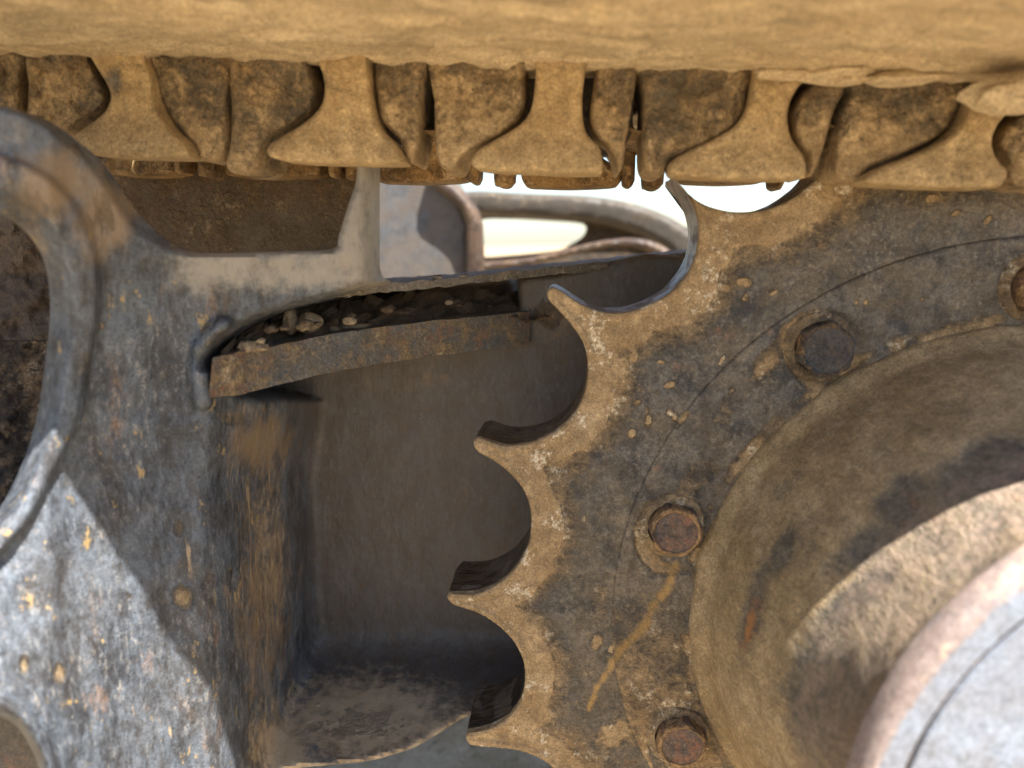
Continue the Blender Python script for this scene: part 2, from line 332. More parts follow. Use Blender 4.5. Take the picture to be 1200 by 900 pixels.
# photo pixel of every vertex, to place stains where they are on the real part
cs = px3 @ M; ppx = 600+F*cs[:, 0]/cs[:, 2]; ppy = 450+F*cs[:, 1]/cs[:, 2]
def nz(p, s, seed=0, o=4): return np.array([fbm(q, s, o, seed) for q in p])
n1 = nz(px3, 28); n2 = nz(px3, 90, 5, 3)
band = .036+.006*n1+.002*n2
mudm = smooth01((band-dist)/.004)*(.86+.25*n1+.12*n2)
dustb = .46*np.clip(1-(dist-band)/.05, 0, 1)
stain = np.zeros(len(flat))
pp = np.stack([ppx, ppy], -1)
def blot(cx, cy, rx, ry, an, amt):
    global stain
    dx, dy = ppx-cx, ppy-cy; c, s = math.cos(math.radians(an)), math.sin(math.radians(an))
    u = (dx*c+dy*s)/rx; v = (-dx*s+dy*c)/ry; stain = np.maximum(stain, amt*np.clip(1.25-np.hypot(u, v)+.25*n2, 0, 1))
BL = [(873,331,11,7,10,1),(852,338,9,5,30,.9),(907,343,8,3,-30,1),(846,422,3,9,30,1.1),(786,451,9,5,-20,1),(741,508,8,6,-70,1),(747,471,6,4,-20,.9),(742,418,11,6,-60,1),(774,424,7,4,0,.8),
          (796,600,8,6,0,.6),(760,600,9,8,0,.6),(800,490,16,6,-50,.6),(1120,250,10,5,-20,.6),(1158,258,8,4,-50,.9),(1092,232,10,6,0,.9),(1010,230,30,10,-60,.5),(1001,355,3,3,0,1),(1014,354,3,3,0,1),(1080,350,4,3,-50,.9),
          (925,390,34,16,-50,.62),(900,425,40,18,-50,.5),(700,750,10,14,10,.7),(720,860,34,20,-30,.7),(745,800,40,60,0,.42),(700,700,26,60,0,.36),(820,560,60,30,-40,.36),(850,480,60,26,-50,.3),(760,560,30,30,0,.2)]
for b in BL: blot(*b)
DRIPL = catmull([(792,662),(783,685),(764,712),(752,738),(728,760),(716,782),(700,806),(690,832)], 4, closed=False)
d_s, _ = seg_dist(pp, DRIPL, closed=False)
drip = np.clip(1.15-d_s/np.interp(ppy, [660, 690, 740, 830], [11, 7, 8, 4])+.35*n2, 0, 1)
lowd = .34*smooth01((ppy-560)/300)-.06+.10*n1
tot = np.maximum(np.maximum(mudm, stain*.9), np.maximum(dustb, lowd)*(rad > 0))
yy = np.full(len(flat), Y0)
yy += .004*(1-np.sqrt(np.clip(1-(1-np.clip(dist/.006, 0, 1))**2, 0, 1)))        # rounded rim
yy -= mudm*.0022*np.clip(dist/.006, 0, 1)*(1+.5*n1)                                 # mud cake
yy += smooth01((.052-dist)/.016)*.0035*np.clip(dist/.01, 0, 1)                          # worn hollow round each seat
yy += .0006*n2
front = np.stack([px3[:, 0], yy, px3[:, 2]], -1)
verts = list(front); faces = []; arc_a = [0]*len(verts); dep_a = [0]*len(verts); arcl = np.cumsum(np.hypot(*(out-np.roll(out, 1, 0)).T))
for i in range(NR-1):
    for j in range(na):
        k = (j+1) % na; faces.append((i*na+j, i*na+k, (i+1)*na+k, (i+1)*na+j))
nW = 7; base = len(verts); mud_a = list(tot); wall_a = [0]*len(verts)
for r_ in range(1, nW+1):
    t = r_/nW; dpt = TH*t; crown = -.0045*math.sin(math.pi*t)*0-0.0
    rr_ = out*(1+0)
    for j in range(na):
        ns = fbm((out[j][0], dpt, out[j][1]), 60, 3, 2)*.0010
        q = out[j]*(1+ns/.55-.007*max(0, (t-.7)/.3)**2); verts.append((q[0]+CC[0], Y0+.004+dpt, q[1]+CC[1]))
        mud_a.append(.0); wall_a.append(1); arc_a.append(arcl[j]); dep_a.append(dpt)
    for j in range(na):
        k = (j+1) % na; a0 = j if r_ == 1 else base+(r_-2)*na+j; a1 = k if r_ == 1 else base+(r_-2)*na+k
        faces.append((a0, base+(r_-1)*na+j, base+(r_-1)*na+k, a1))
bk = len(verts)
for j in range(na):
    verts.append((inner[j][0]+CC[0], Y0+.004+TH, inner[j][1]+CC[1])); mud_a.append(0); wall_a.append(0); arc_a.append(0); dep_a.append(0)
for j in range(na):
    k = (j+1) % na; faces.append((base+(nW-1)*na+j, bk+j, bk+k, base+(nW-1)*na+k))
SP = empty('drive_sprocket', (CC[0], Y0, CC[1]), 'large toothed drive sprocket with tan mud caked round its hooked teeth', 'sprocket')
drp = np.concatenate([drip, np.zeros(len(verts)-len(drip))])
ring = mesh_obj('toothed_ring', verts, faces, M_SPR, SP, attrs={'mud': mud_a, 'wall': wall_a, 'drip': drp, 'arc': arc_a, 'dep': dep_a}, sharp=60)
tint(M_SPR, 'drip', (.36, .22, .07), brk=(70, 2.0, .1, 1.2), amt=.85)

def lathe(name, prof, mat, parent, cx, cz, n=160, mudf=None, rough=0, rs=20, a0=0, a1=2*math.pi, seed=0, cap=False, attrs=None):
    V, Fc, mu = [], [], []; m = len(prof)
    for i in range(n):
        a = 2*math.pi*i/n
        for r, y in prof:
            p = np.array([cx+r*math.cos(a), y, cz+r*math.sin(a)])
            if rough:
                d = rough*fbm(p, rs, 4, seed); p[0] += d*math.cos(a); p[2] += d*math.sin(a); p[1] -= d*.5
            V.append(p); mu.append(mudf(p) if mudf else 0)
    for i in range(n):
        k = (i+1) % n
        for j in range(m-1): Fc.append((i*m+j, k*m+j, k*m+j+1, i*m+j+1))
    if cap: Fc.append([i*m+m-1 for i in range(n)])
    A_ = {'mud': mu}
    for k_, fn in (attrs or {}).items(): A_[k_] = [fn(p) for p in V]
    return mesh_obj(name, V, Fc, mat, parent, attrs=A_, sharp=40)
def flange():
    rs_ = [.4215, .4195, .4185, .4170, .4155]+list(np.linspace(.413, .318, 48)); n = 560; V = []; 
    for k in range(n):
        a = 2*math.pi*k/n
        for r in rs_: V.append((CC[0]+r*math.cos(a), Y0, CC[1]+r*math.sin(a)))
    V = np.array(V); m = len(rs_); r_ = np.tile(np.array(rs_), n)
    yo = np.where(r_ > .421, .004, np.where(r_ > .419, .0045, np.where(r_ > .418, .0010, np.where(r_ > .4165, -.0014, -.0024))))
    cs = V @ M; X_ = 600+F*cs[:, 0]/cs[:, 2]; Y_ = 450+F*cs[:, 1]/cs[:, 2]
    nn = np.array([fbm(q, 28, 4) for q in V]); n_2 = np.array([fbm(q, 90, 4, 3) for q in V])
    st = np.zeros(len(V))
    for (bx, by, rx, ry, an, amt) in BL:
        c, s = math.cos(math.radians(an)), math.sin(math.radians(an)); dx, dy = X_-bx, Y_-by
        st = np.maximum(st, amt*np.clip(1.25-np.hypot((dx*c+dy*s)/rx, (-dx*s+dy*c)/ry)+.25*n_2, 0, 1))
    st = np.maximum(st, .42*smooth01((Y_-540)/300)+.12*nn)
    st = np.maximum(st, .42*np.exp(-((r_-.335)/.012)**2)*(1+nn))
    for bx, by in ((971, 411), (793, 625), (800, 876), (1233, 338)):
        h = np.hypot(X_-bx, Y_-by); st = np.maximum(st, (.62+.25*nn)*np.exp(-((h-44)/9)**2)*np.clip(.75-(X_-bx)/90, .3, 1)); yo = yo+.0035*smooth01((50-h)/14)
    d_, _ = seg_dist(np.stack([X_, Y_], -1), DRIPL, closed=False)
    wd = np.interp(Y_, [660, 690, 740, 830], [11, 7, 8, 4]); dr = np.clip(1.15-d_/wd+.35*n_2, 0, 1)
    V[:, 1] += yo+.0007*n_2
    Fc = [(k*m+j, ((k+1) % n)*m+j, ((k+1) % n)*m+j+1, k*m+j+1) for k in range(n) for j in range(m-1)]
    mesh_obj('inner_flange', V, Fc, M_SPR, SP, attrs={'mud': st, 'drip': dr, 'wall': st*0}, sharp=40)
flange()
# hexagon bolts in their counterbores
bolts = [(971,411,M_BOLTD,34),(793,625,M_BOLT,34),(800,876,M_BOLT,33),(1233,338,M_BOLT,34)]
for i, (bx, by, bm_, R_) in enumerate(bolts):
    c = P(bx, by, Y0-.022); hx, hz = c[0], c[2]; r = .0305
    V, Fc = [], []; nn = 48; rot = .35+i*.5
    def hexr(a): 
        t = ((a-rot) % (math.pi/3))-math.pi/6; return r*math.cos(math.pi/6)/math.cos(t)
    rings_ = []
    for (f_, y, mode) in [(1, Y0+.002, 0), (1, Y0-.018, 0), (.985, Y0-.0195, 0), (.93, Y0-.021, 2), (.86, Y0-.0217, 1), (.82, Y0-.0208, 1), (.77, Y0-.0205, 1), (.42, Y0-.0207, 1), (.33, Y0-.0213, 1), (.28, Y0-.0208, 1), (.02, Y0-.0206, 1)]:
        row = []
        for k in range(nn):
            a = 2*math.pi*k/nn; rad_ = hexr(a) if mode == 0 else r*.93 if mode == 1 else (hexr(a)+r*.93)/2
            p = np.array([hx+rad_*f_*math.cos(a), y, hz+rad_*f_*math.sin(a)]); p += .0005*fbm(p, 120, 3)
            row.append(len(V)); V.append(p)
        rings_.append(row)
    for u, v_ in zip(rings_, rings_[1:]):
        for k in range(nn): Fc.append((u[k], u[(k+1) % nn], v_[(k+1) % nn], v_[k]))
    Fc.append(rings_[-1])
    mu = [ .25 if abs(math.hypot(p[0]-hx, p[2]-hz)-r*.84) < .003 else 0 for p in V]
    bo = mesh_obj('bolt', V, Fc, bm_, SP, attrs={'mud': mu}, sharp=35)
    if i == 0: bo['label'] = 'dark bolt with a tan mud ring at its rim'
    if i == 1: bo['label'] = 'rusty red-brown bolt with a yellow drip below'
    wr = lathe('washer', [(.026, Y0-.006), (.0345, Y0-.005), (.0365, Y0-.003), (.0375, Y0+.004)], M_SPR, SP, hx-.003, hz+.001, 48, rough=.0015, rs=60, mudf=lambda p: .42)
    wr.parent = bo; wr.matrix_parent_inverse = Matrix()

# ------------------------------------------------------------------ final drive
FD = empty('final_drive', (CC[0], .6, CC[1]), 'round final drive housing with pale grey sunlit cover at bottom right', 'final drive')
def pxof(p): c = np.asarray(p) @ M; return 600+F*c[0]/c[2], 450+F*c[1]/c[2]
def blb(p, L):
    x, y = pxof(p); m = 0
    for cx, cy, rx, ry, an, a in L:
        c, s_ = math.cos(math.radians(an)), math.sin(math.radians(an)); dx, dy = x-cx, y-cy
        m = max(m, a*min(1, max(0, 1.25-math.hypot((dx*c+dy*s_)/rx, (-dx*s_+dy*c)/ry))))
    return m
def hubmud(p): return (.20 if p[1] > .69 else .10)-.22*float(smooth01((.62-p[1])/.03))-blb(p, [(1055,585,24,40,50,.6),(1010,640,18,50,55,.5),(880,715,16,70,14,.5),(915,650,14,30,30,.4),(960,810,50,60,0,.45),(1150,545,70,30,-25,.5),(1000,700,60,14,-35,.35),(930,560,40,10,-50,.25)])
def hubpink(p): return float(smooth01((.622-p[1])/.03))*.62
def huborange(p): return blb(p, [(878,735,9,34,8,1.0)])
prof = catmull([(.331, Y0-.001), (.329, Y0-.008), (.322, Y0-.016), (.315, .755), (.308, .72), (.298, .685), (.285, .650), (.272, .615), (.262, .585), (.257, .555), (.256, .52), (.262, .50), (.268, .488)], 6, closed=False)
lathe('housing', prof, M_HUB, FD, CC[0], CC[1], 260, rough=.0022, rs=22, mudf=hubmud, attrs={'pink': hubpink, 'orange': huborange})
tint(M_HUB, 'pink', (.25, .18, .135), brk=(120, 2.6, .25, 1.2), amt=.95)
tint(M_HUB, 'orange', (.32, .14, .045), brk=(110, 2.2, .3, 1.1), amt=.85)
cv = catmull([(.258, .499), (.268, .492), (.2725, .484), (.273, .470), (.270, .463), (.265, .460), (.255, .4595)], 4, closed=False)
cover = lathe('cover', list(cv)+[(.2500, .4595), (.2485, .4635), (.2465, .4635), (.2455, .4592), (.20, .459), (.02, .4585)], M_COV, FD, CC[0], CC[1], 220, rough=.0004, rs=30, cap=True, mudf=lambda p: .55*float(smooth01((math.hypot(p[0]-CC[0], p[2]-CC[1])-.257)/.012)))
lathe('seal', [(.2490, .4625), (.2475, .4612), (.2460, .4625)], M_FRUST, FD, CC[0], CC[1], 220)

# ------------------------------------------------------------------ track frame
TF = empty('undercarriage', (-.3, .9, -.3), 'dark grey cast track frame with openings and deep recess beside the sprocket', 'track frame')
fx = np.array([-260, 0, 60, 80, 200, 290, 330, 440, 900]); fy = np.array([.50, .555, .575, .589, .656, .682, .70, .74, .95])
def xfil(py): return np.interp(py, [290, 332, 350, 365, 380, 400, 420, 445, 470, 500, 560, 980], [447, 447, 380, 325, 290, 264, 248, 252, 275, 318, 340, 345])
def Yface(px, py): return np.interp(px, fx, fy) + np.where(px < 900, (py < 9999)*.00022*(555-py)*np.clip((py-300)/300, 0, 1) + .076*np.clip(px/290, 0, 1)*np.clip((py-500)/400, 0, 1), 0)
def Ybody(px, py):
    f_ = Yface(px, py); xf = xfil(py)
    side_hi = f_ + np.clip(px-xf, 0, None)*.0095
    side_lo = f_ + (np.clip(px-np.interp(py, [440, 520, 560, 980], [245, 232, 225, 245]), 0, None)/125)**1.8*.25
    lo = smooth01((py-432)/40); side = side_hi*(1-lo)+side_lo*lo
    fil = np.where(px > xf-28, f_ + (np.clip(px-(xf-28), 0, None))**2*.00005, f_)
    f_ = np.maximum(side, fil*(1-lo))
    ribmid = np.interp(px, [250, 400, 615], [440, 420, 388])
    up = smooth01((ribmid-py)/10)*smooth01((610-px)/10)
    web = 1.005+.20*up+np.clip(py-285, 0, 999)*0
    a = smin(f_, web, .05)
    led = .47/np.clip((py-285)/1000, .05, 9)*1.0
    a = smin(a, led+.01, .05)
    # chamfered ring round the hole
    return a
out_body = [(-260,140),(-120,118),(-40,116),(0,124),(38,137),(72,160),(100,183),(120,208),(137,236),(160,262),(185,282),(214,295),(250,297),(320,295),(388,292),(397,276),(408,240),(418,208),(420,150),(440,150),(440,205),(440,290),(441,318),(450,329),(480,333)]
out_body = [(x, y) for x, y in out_body]
body_poly = out_body+[(640,322),(800,300),(840,420),(800,560),(760,700),(700,800),(620,828),(552,838),(520,856),(485,876),(455,886),(430,892),(395,896),(350,900),(322,908),(310,925),(300,1000),(-260,1000)]
hole1 = [(-90,270),(-40,247),(0,252),(30,272),(50,302),(58,340),(58,380),(52,430),(45,480),(34,522),(15,568),(-10,606),(-60,640),(-120,600),(-150,450)]
hole2 = [(-60,850),(-10,838),(18,850),(36,876),(46,905),(46,950),(10,990),(-60,980)]
h1 = catmull(hole1, 4); h2 = catmull(hole2, 4)
def Yb2(px, py):
    y = Ybody(px, py); g_ = np.stack([px, py], -1)
    d, _ = seg_dist(g_, h1); ringw = np.interp(py, [200, 330, 500, 560, 640], [70, 62, 50, 40, 40])
    y = y - .010*smooth01((ringw-d)/7) + .022*smooth01((ringw*.55-d)/(ringw*.5))
    d2, _ = seg_dist(g_, h2); y = y - .006*smooth01((26-d2)/6)+.012*smooth01((12-d2)/12)
    # weld nose at the rib end
    d3, _ = seg_dist(g_, np.array([(238,470),(232,440),(236,412),(250,392),(262,384)]), closed=False)
    y = y - .016*np.sqrt(np.clip(1-(d3/13)**2, 0, 1))
    return y
def mud_body(px, py, d):
    m = np.zeros(len(px))
    def bl(cx, cy, rx, ry, a):
        nonlocal m; m = np.maximum(m, a*np.clip(1.2-np.hypot((px-cx)/rx, (py-cy)/ry), 0, 1))
    bl(270, 490, 40, 24, .4); bl(300, 620, 50, 150, .2); bl(310, 700, 24, 140, .32); bl(420, 850, 130, 50, .3); bl(300, 885, 26, 26, .5); bl(210, 620, 14, 24, .45); bl(215, 700, 22, 22, .45); bl(30, 250, 60, 60, .3)
    bl(470, 400, 160, 30, .3); bl(120, 260, 60, 60, .25); bl(640, 370, 40, 30, .35)
    bl(70, 790, 16, 22, .45); bl(28, 780, 12, 20, .45); bl(150, 700, 12, 12, .3)
    return m
def arm_pale(px, py):
    m = .75*smooth01((px-150)/90)*smooth01((372-py)/50)*smooth01((470-px)/20)
    return np.maximum(m, .75*smooth01((px-405)/12)*smooth01((345-py)/20)*(px < 460))
def tanf(px, py):
    m = np.zeros(len(px))
    for cx, cy, rx, ry, a in ((60,210,80,70,.9),(125,260,60,70,.95),(20,290,50,60,.8),(20,160,60,40,.5),(90,420,30,60,.5),(305,520,60,60,.9),(310,690,60,230,.7),(300,520,70,60,.75),(430,850,150,70,.85),(330,870,50,60,.9),(240,500,40,60,.45),(130,390,30,90,.4),(85,160,50,30,.4),(500,450,180,40,.5),(650,380,40,50,.6)):
        m = np.maximum(m, a*np.clip(1.25-np.hypot((px-cx)/rx, (py-cy)/ry), 0, 1))
    return m
def blobs(L):
    def f(px, py):
        m = np.zeros(len(px))
        for cx, cy, rx, ry, a in L: m = np.maximum(m, a*np.clip(1.25-np.hypot((px-cx)/rx, (py-cy)/ry), 0, 1))
        return m
    return f
lit_dustf = blobs([(430,840,170,75,1.0),(330,880,60,60,1.0),(300,480,60,22,.5),(650,365,50,26,.35),(315,640,34,190,.6)])
smearf = blobs([(215,640,40,110,.42),(300,720,80,200,.44),(290,560,70,90,.42),(130,340,40,90,.4),(60,780,80,150,.28),(200,860,80,80,.2),(160,420,70,120,.28),(240,420,60,80,.3),(30,230,80,60,.3)])
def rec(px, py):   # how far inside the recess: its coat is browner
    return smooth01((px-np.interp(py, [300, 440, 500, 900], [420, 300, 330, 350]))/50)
body = slab('casting', body_poly, Yb2, .018, M_CAST, TF, cell=4.0, bevel=.008, brad=7, holes=[hole1, hole2], sm=3, mud=mud_body, rough=.0016, rs=30, attrs={'recess': rec, 'arm_pale': arm_pale, 'tan': tanf, 'dust': lit_dustf, 'smear': smearf, 'fleck': lambda px, py: np.where(px < 330, .42, 0.)}, sharp=60)
# the recess keeps a browner, duller coat than the outer face; the upper arm is tinted paler
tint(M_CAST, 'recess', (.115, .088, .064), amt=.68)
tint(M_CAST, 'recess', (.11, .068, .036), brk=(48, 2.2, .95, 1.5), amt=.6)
tint(M_CAST, 'arm_pale', (.30, .27, .225), brk=(60, 1.3, .30, .85), amt=.85)
tint(M_CAST, 'tan', (.27, .18, .095), brk=(26, 1.6, .40, 1.0), amt=.75)
tint(M_CAST, 'dust', (.46, .35, .22), brk=(60, 1.7, .40, 1.0), amt=.85)  # ledge dust, painted lighter in place of light the ledge does not get
tint(M_CAST, 'smear', (.36, .26, .15), brk=(75, 3.2, .62, .85), amt=.85, st=(1, 1, .13))
tint(M_CAST, 'fleck', (.40, .27, .10), brk=(48, 3.4, .80, 1.0), amt=.75, st=(1, 1, .55))

# brown plate behind the upper pocket and the plate behind the left hole
slab('pocket_plate', [(40,100),(437,100),(437,322),(40,320)], .985, .02, M_POCK, TF, cell=8, sm=1, mud=lambda x, y, d: x*0+.1, rough=.002)
slab('backing_plate', [(-260,180),(100,180),(110,640),(-260,700)], lambda x, y: .80-.0006*(y-320)*(y > 320), .02, M_SOIL, TF, cell=3.5, sm=1, rough=.008, rs=30, mud=lambda x, y, d: .1+.25*(y > 400))
slab('lower_inner_plate', [(-260,800),(120,800),(120,1000),(-260,1000)], .75, .02, M_WEB, TF, cell=10, sm=1)

def ribbon(name, rows, mat, parent, n=60, rough=0, rs=40, mud=0, seed=0, cap=True):
    """rows: list of profiles; each profile is the same number of (px,py,Y) points; lofted smoothly along the rows"""
    R_ = np.array([[P(*q) for q in row] for row in rows]); R2 = np.stack([catmull(R_[:, j], max(2, n//len(rows)), closed=False) for j in range(R_.shape[1])], 1)
    V = R2.reshape(-1, 3); m = R2.shape[1]; k = R2.shape[0]; Fc = []
    # densify across
    D = 6; rowsd = []
    for i in range(k):
        pts = []
        for j in range(m):
            a, b = R2[i, j], R2[i, (j+1) % m]
            for q in range(D): pts.append(a+(b-a)*q/D)
        rowsd.append(pts)
    m2 = m*D; V = np.array(rowsd).reshape(-1, 3)
    if rough:
        for i in range(len(V)):
            V[i] += rough*np.array([fbm(V[i], rs, 4, seed), fbm(V[i], rs, 4, seed+9)*.6, fbm(V[i], rs, 4, seed+4)])
    for i in range(k-1):
        for j in range(m2): Fc.append((i*m2+j, i*m2+(j+1) % m2, (i+1)*m2+(j+1) % m2, (i+1)*m2+j))
    Fc.append(list(range(m2))); Fc.append([(k-1)*m2+j for j in range(m2)])
    return mesh_obj(name, V, Fc, mat, parent, attrs={'mud': [mud]*len(V)}, sharp=45)
# rib: front-bottom, front-top, back-top, back-bottom
RIB_ = ribbon('rib_plate', [[(244,466,.668),(250,420,.672),(300,395,.80),(300,430,.80)],
                     [(282,463,.700),(285,412,.704),(330,388,.86),(330,430,.86)],
                     [(300,458,.715),(300,410,.720),(350,385,.88),(350,430,.88)],
                     [(400,434,.80),(400,390,.805),(430,372,1.0),(430,412,1.0)],
                     [(500,418,.89),(500,377,.895),(520,362,1.1),(520,396,1.1)],
                     [(612,405,.985),(612,366,.99),(612,352,1.2),(612,390,1.2)],
                     [(616,401,.988),(616,369,.992),(616,356,1.2),(616,388,1.2)]], M_RIB, TF, n=110, rough=.0012, rs=60, mud=.16)
# top plate with its dusty lip
ribbon('top_plate', [[(366,352,.80),(366,343,.80),(400,329,1.05),(400,335,1.05)],
                     [(440,344,.84),(440,333,.84),(450,326,1.1),(450,334,1.1)],
                     [(520,336,.90),(520,327,.90),(525,321,1.15),(525,327,1.15)],
                     [(640,323,.97),(640,314,.97),(640,309,1.2),(640,315,1.2)],
                     [(740,313,1.02),(740,303,1.02),(740,299,1.25),(740,306,1.25)],
                     [(840,303,1.06),(840,292,1.06),(840,288,1.3),(840,294,1.3)]], M_DUST, TF, n=120, rough=.0022, rs=70, mud=.1)
# packed soil lying on the rib
SOIL = ribbon('packed_soil', [[(258,430,.69),(262,408,.70),(300,372,.80),(310,430,.80)],
                     [(300,415,.735),(304,402,.76),(335,360,.86),(350,430,.86)],
                     [(380,402,.80),(384,385,.84),(400,352,.92),(430,410,1.0)],
                     [(480,388,.88),(484,372,.92),(500,342,.98),(520,396,1.1)],
                     [(560,378,.95),(560,366,.99),(580,340,1.05),(600,390,1.15)],
                     [(640,372,1.0),(640,362,1.03),(640,338,1.08),(640,390,1.2)]], M_SOIL, None, n=120, rough=.010, rs=45, seed=3)
tag(SOIL, 'dark crumbly soil packed on the rib below the dusty plate edge', 'soil', kind='stuff')
def rock(name, px, py, Y, r, mat, seed, sq=(1, 1, .7)):
    bm = bmesh.new(); bmesh.ops.create_icosphere(bm, subdivisions=3, radius=1); c = P(px, py, Y)
    for v in bm.verts:
        n = v.co.normalized(); k = 1+.35*noise.fractal(n*1.3+Vector((seed, seed*2, 1)), 1, 2, 3)
        k = min(k, 1.08+.1*math.sin(seed*3+n.x*4)); v.co = Vector((n.x*sq[0], n.y*sq[1], n.z*sq[2]))*k*r
    me = bpy.data.meshes.new(name); bm.to_mesh(me); bm.free(); me.materials.append(mat); me.polygons.foreach_set('use_smooth', [True]*len(me.polygons)); me.set_sharp_from_angle(angle=math.radians(32))
    o = bpy.data.objects.new(name, me); C.objects.link(o); o.location = c; return o
for (px, py, Y, r, sq, lab) in [(363,378,.80,.0135,(1.1,1,.85),'large rounded tan pebble on the soil, biggest of the stones'),
        (341,377,.80,.0115,(.8,1,1.2),'brown pebble leaning against the biggest stone on its left'),
        (305,407,.722,.0075,(1.1,1,.6),'small pale cream pebble near the left end of the rib'),
        (411,382,.86,.013,(1.5,1,.35),'flat elongated pebble right of the biggest stone'),
        (468,367,.92,.011,(1.4,1,.5),'dark lump of soil halfway along the rib'),
        (392,386,.84,.006,(1,1,.8),'tiny orange-red pebble beside the flat elongated pebble'),
        (290,406,.715,.009,(1,1,.8),'brown clod left of the pale cream pebble')]:
    o = rock('pebble' if 'clod' not in lab and 'lump' not in lab else 'soil_clod', px, py, Y, r, M_STONE if ('pebble' in lab) else M_SOIL, px*.1, sq)
    tag(o, lab, 'pebble' if 'pebble' in lab else 'clod', 'loose stones and clods on the rib')
ORD = ['first','second','third','fourth','fifth','sixth','seventh','eighth','ninth','tenth','eleventh','last']
for k, px in enumerate(sorted(random.uniform(285, 600) for _ in range(12))):
    t_ = (px-300)/300; py = np.interp(px, [285, 400, 500, 600], [404, 383, 368, 360])-random.uniform(-2, 14)
    tag(rock('soil_clod', px, py, .70+.30*t_+random.uniform(0, .03), random.uniform(.003, .0075), M_SOIL if k % 3 else M_STONE, k*.77, (1.2, 1, .7)),
        ('small pale crumb' if k % 3 == 0 else 'small brown crumb')+' of soil, '+ORD[k]+' from the left among the crumbs on the rib', 'clod', 'loose crumbs on the rib')
for i, (px, py, Y, r) in enumerate([(701,312,1.0,.009),(543,323,.91,.004),(512,325,.9,.005)]):
    tag(rock('soil_clod', px, py, Y, r, M_DUST, i+.5, (1.5, 1, .6)), ['biggest brown clod lying on the dusty top plate edge','tiny clod at the middle of the dusty plate edge','small clod near the left of the dusty plate edge'][i], 'clod', 'clods on the top plate edge')
tag(rock('white_stone', 373, 826, .86, .0035, M_STONE, 2.2), 'tiny white stone on the muddy ledge at the bottom', 'pebble')

# ------------------------------------------------------------------ track chain
YL = .72
links = [
 dict(anv=None, L=None, Lp=[(-60,70),(-60,130),(0,132),(25,132),(26,78),(26,60),(-60,55)], Rb=None, lab='track link cut off by the left picture edge'),
 dict(Rb=[(32,55),(32,100),(32,142),(60,156),(78,155),(95,143),(120,126),(126,112),(118,95),(106,72),(96,55)],
      anv=[(96,48),(104,64),(115,82),(126,100),(130,116),(122,132),(105,146),(88,157),(83,162),(90,172),(105,181),(150,184),(218,185),(224,181),(215,165),(200,150),(186,128),(180,105),(178,88),(171,70),(165,48)],
      Lp=[(176,52),(181,90),(186,115),(200,138),(215,156),(228,170),(233,186),(250,190),(262,185),(268,165),(267,120),(267,52)], lab='first full track link from the left with a worn anvil-shaped face'),
 dict(Rb=[(270,52),(270,120),(269,165),(264,190),(270,202),(290,204),(304,196),(308,180),(314,166),(328,155),(347,145),(363,131),(371,115),(369,90),(362,70),(356,52)],
      anv=[(364,48),(370,66),(379,90),(380,114),(371,131),(352,147),(330,160),(316,169),(312,179),(325,187),(380,191),(466,192),(473,187),(461,166),(446,151),(438,130),(434,100),(431,76),(424,48)],
      Lp=[(438,50),(437,80),(440,112),(445,138),(456,152),(469,164),(476,184),(484,192),(490,175),(494,145),(498,95),(499,50)], lab='second full track link from the left, above the frame lug'),
 dict(Rb=[(508,60),(508,120),(509,165),(512,188),(520,199),(534,199),(540,187),(552,176),(576,165),(597,151),(611,138),(617,116),(616,90),(614,60)],
      anv=[(628,52),(628,80),(626,108),(621,131),(609,146),(590,158),(570,169),(555,180),(552,193),(566,199),(620,202),(698,204),(707,198),(706,182),(702,171),(690,160),(684,143),(683,110),(687,80),(688,52)],
      Lp=[(698,55),(696,85),(692,112),(690,140),(698,160),(712,172),(720,185),(724,201),(730,196),(735,165),(742,120),(747,92),(747,55)], lab='third full track link from the left, over the bright gap'),
 dict(Rb=[(755,65),(754,110),(753,150),(753,190),(761,204),(777,205),(783,191),(802,180),(836,165),(862,148),(873,130),(878,104),(880,65)],
      anv=[(888,60),(884,85),(881,110),(872,135),(855,152),(825,168),(800,180),(785,190),(786,204),(805,208),(860,210),(935,210),(945,203),(942,183),(929,165),(923,142),(926,120),(936,102),(944,92),(948,60)],
      Lp=[(955,62),(950,95),(936,115),(928,132),(927,155),(936,172),(946,186),(946,206),(955,202),(966,170),(978,130),(992,104),(998,62)], lab='fourth full track link from the left, above the top sprocket tooth'),
 dict(Rb=[(1004,75),(996,110),(986,130),(979,170),(976,203),(988,213),(1006,213),(1020,196),(1050,183),(1090,165),(1114,146),(1126,124),(1140,96),(1150,75)],
      anv=[(1160,75),(1150,98),(1137,120),(1127,145),(1106,165),(1070,182),(1035,195),(1012,208),(1018,216),(1100,220),(1160,221),(1176,214),(1180,200),(1167,185),(1162,166),(1168,148),(1180,134),(1200,122),(1225,110),(1240,75)],
      Lp=[(1250,80),(1225,112),(1196,134),(1176,152),(1168,170),(1180,190),(1186,217),(1230,222),(1290,220),(1300,80)], lab='track link at the right picture edge resting on the sprocket rim'),
]
gname = 'near row of mud-caked track links'
LO = []
def shrink(p, k):
    p = np.array(p, float); c = p.mean(0); return [(c[0]+(x-c[0])*(1-k/max(20, np.ptp(p[:, 0])/2)), y) for x, y in p]
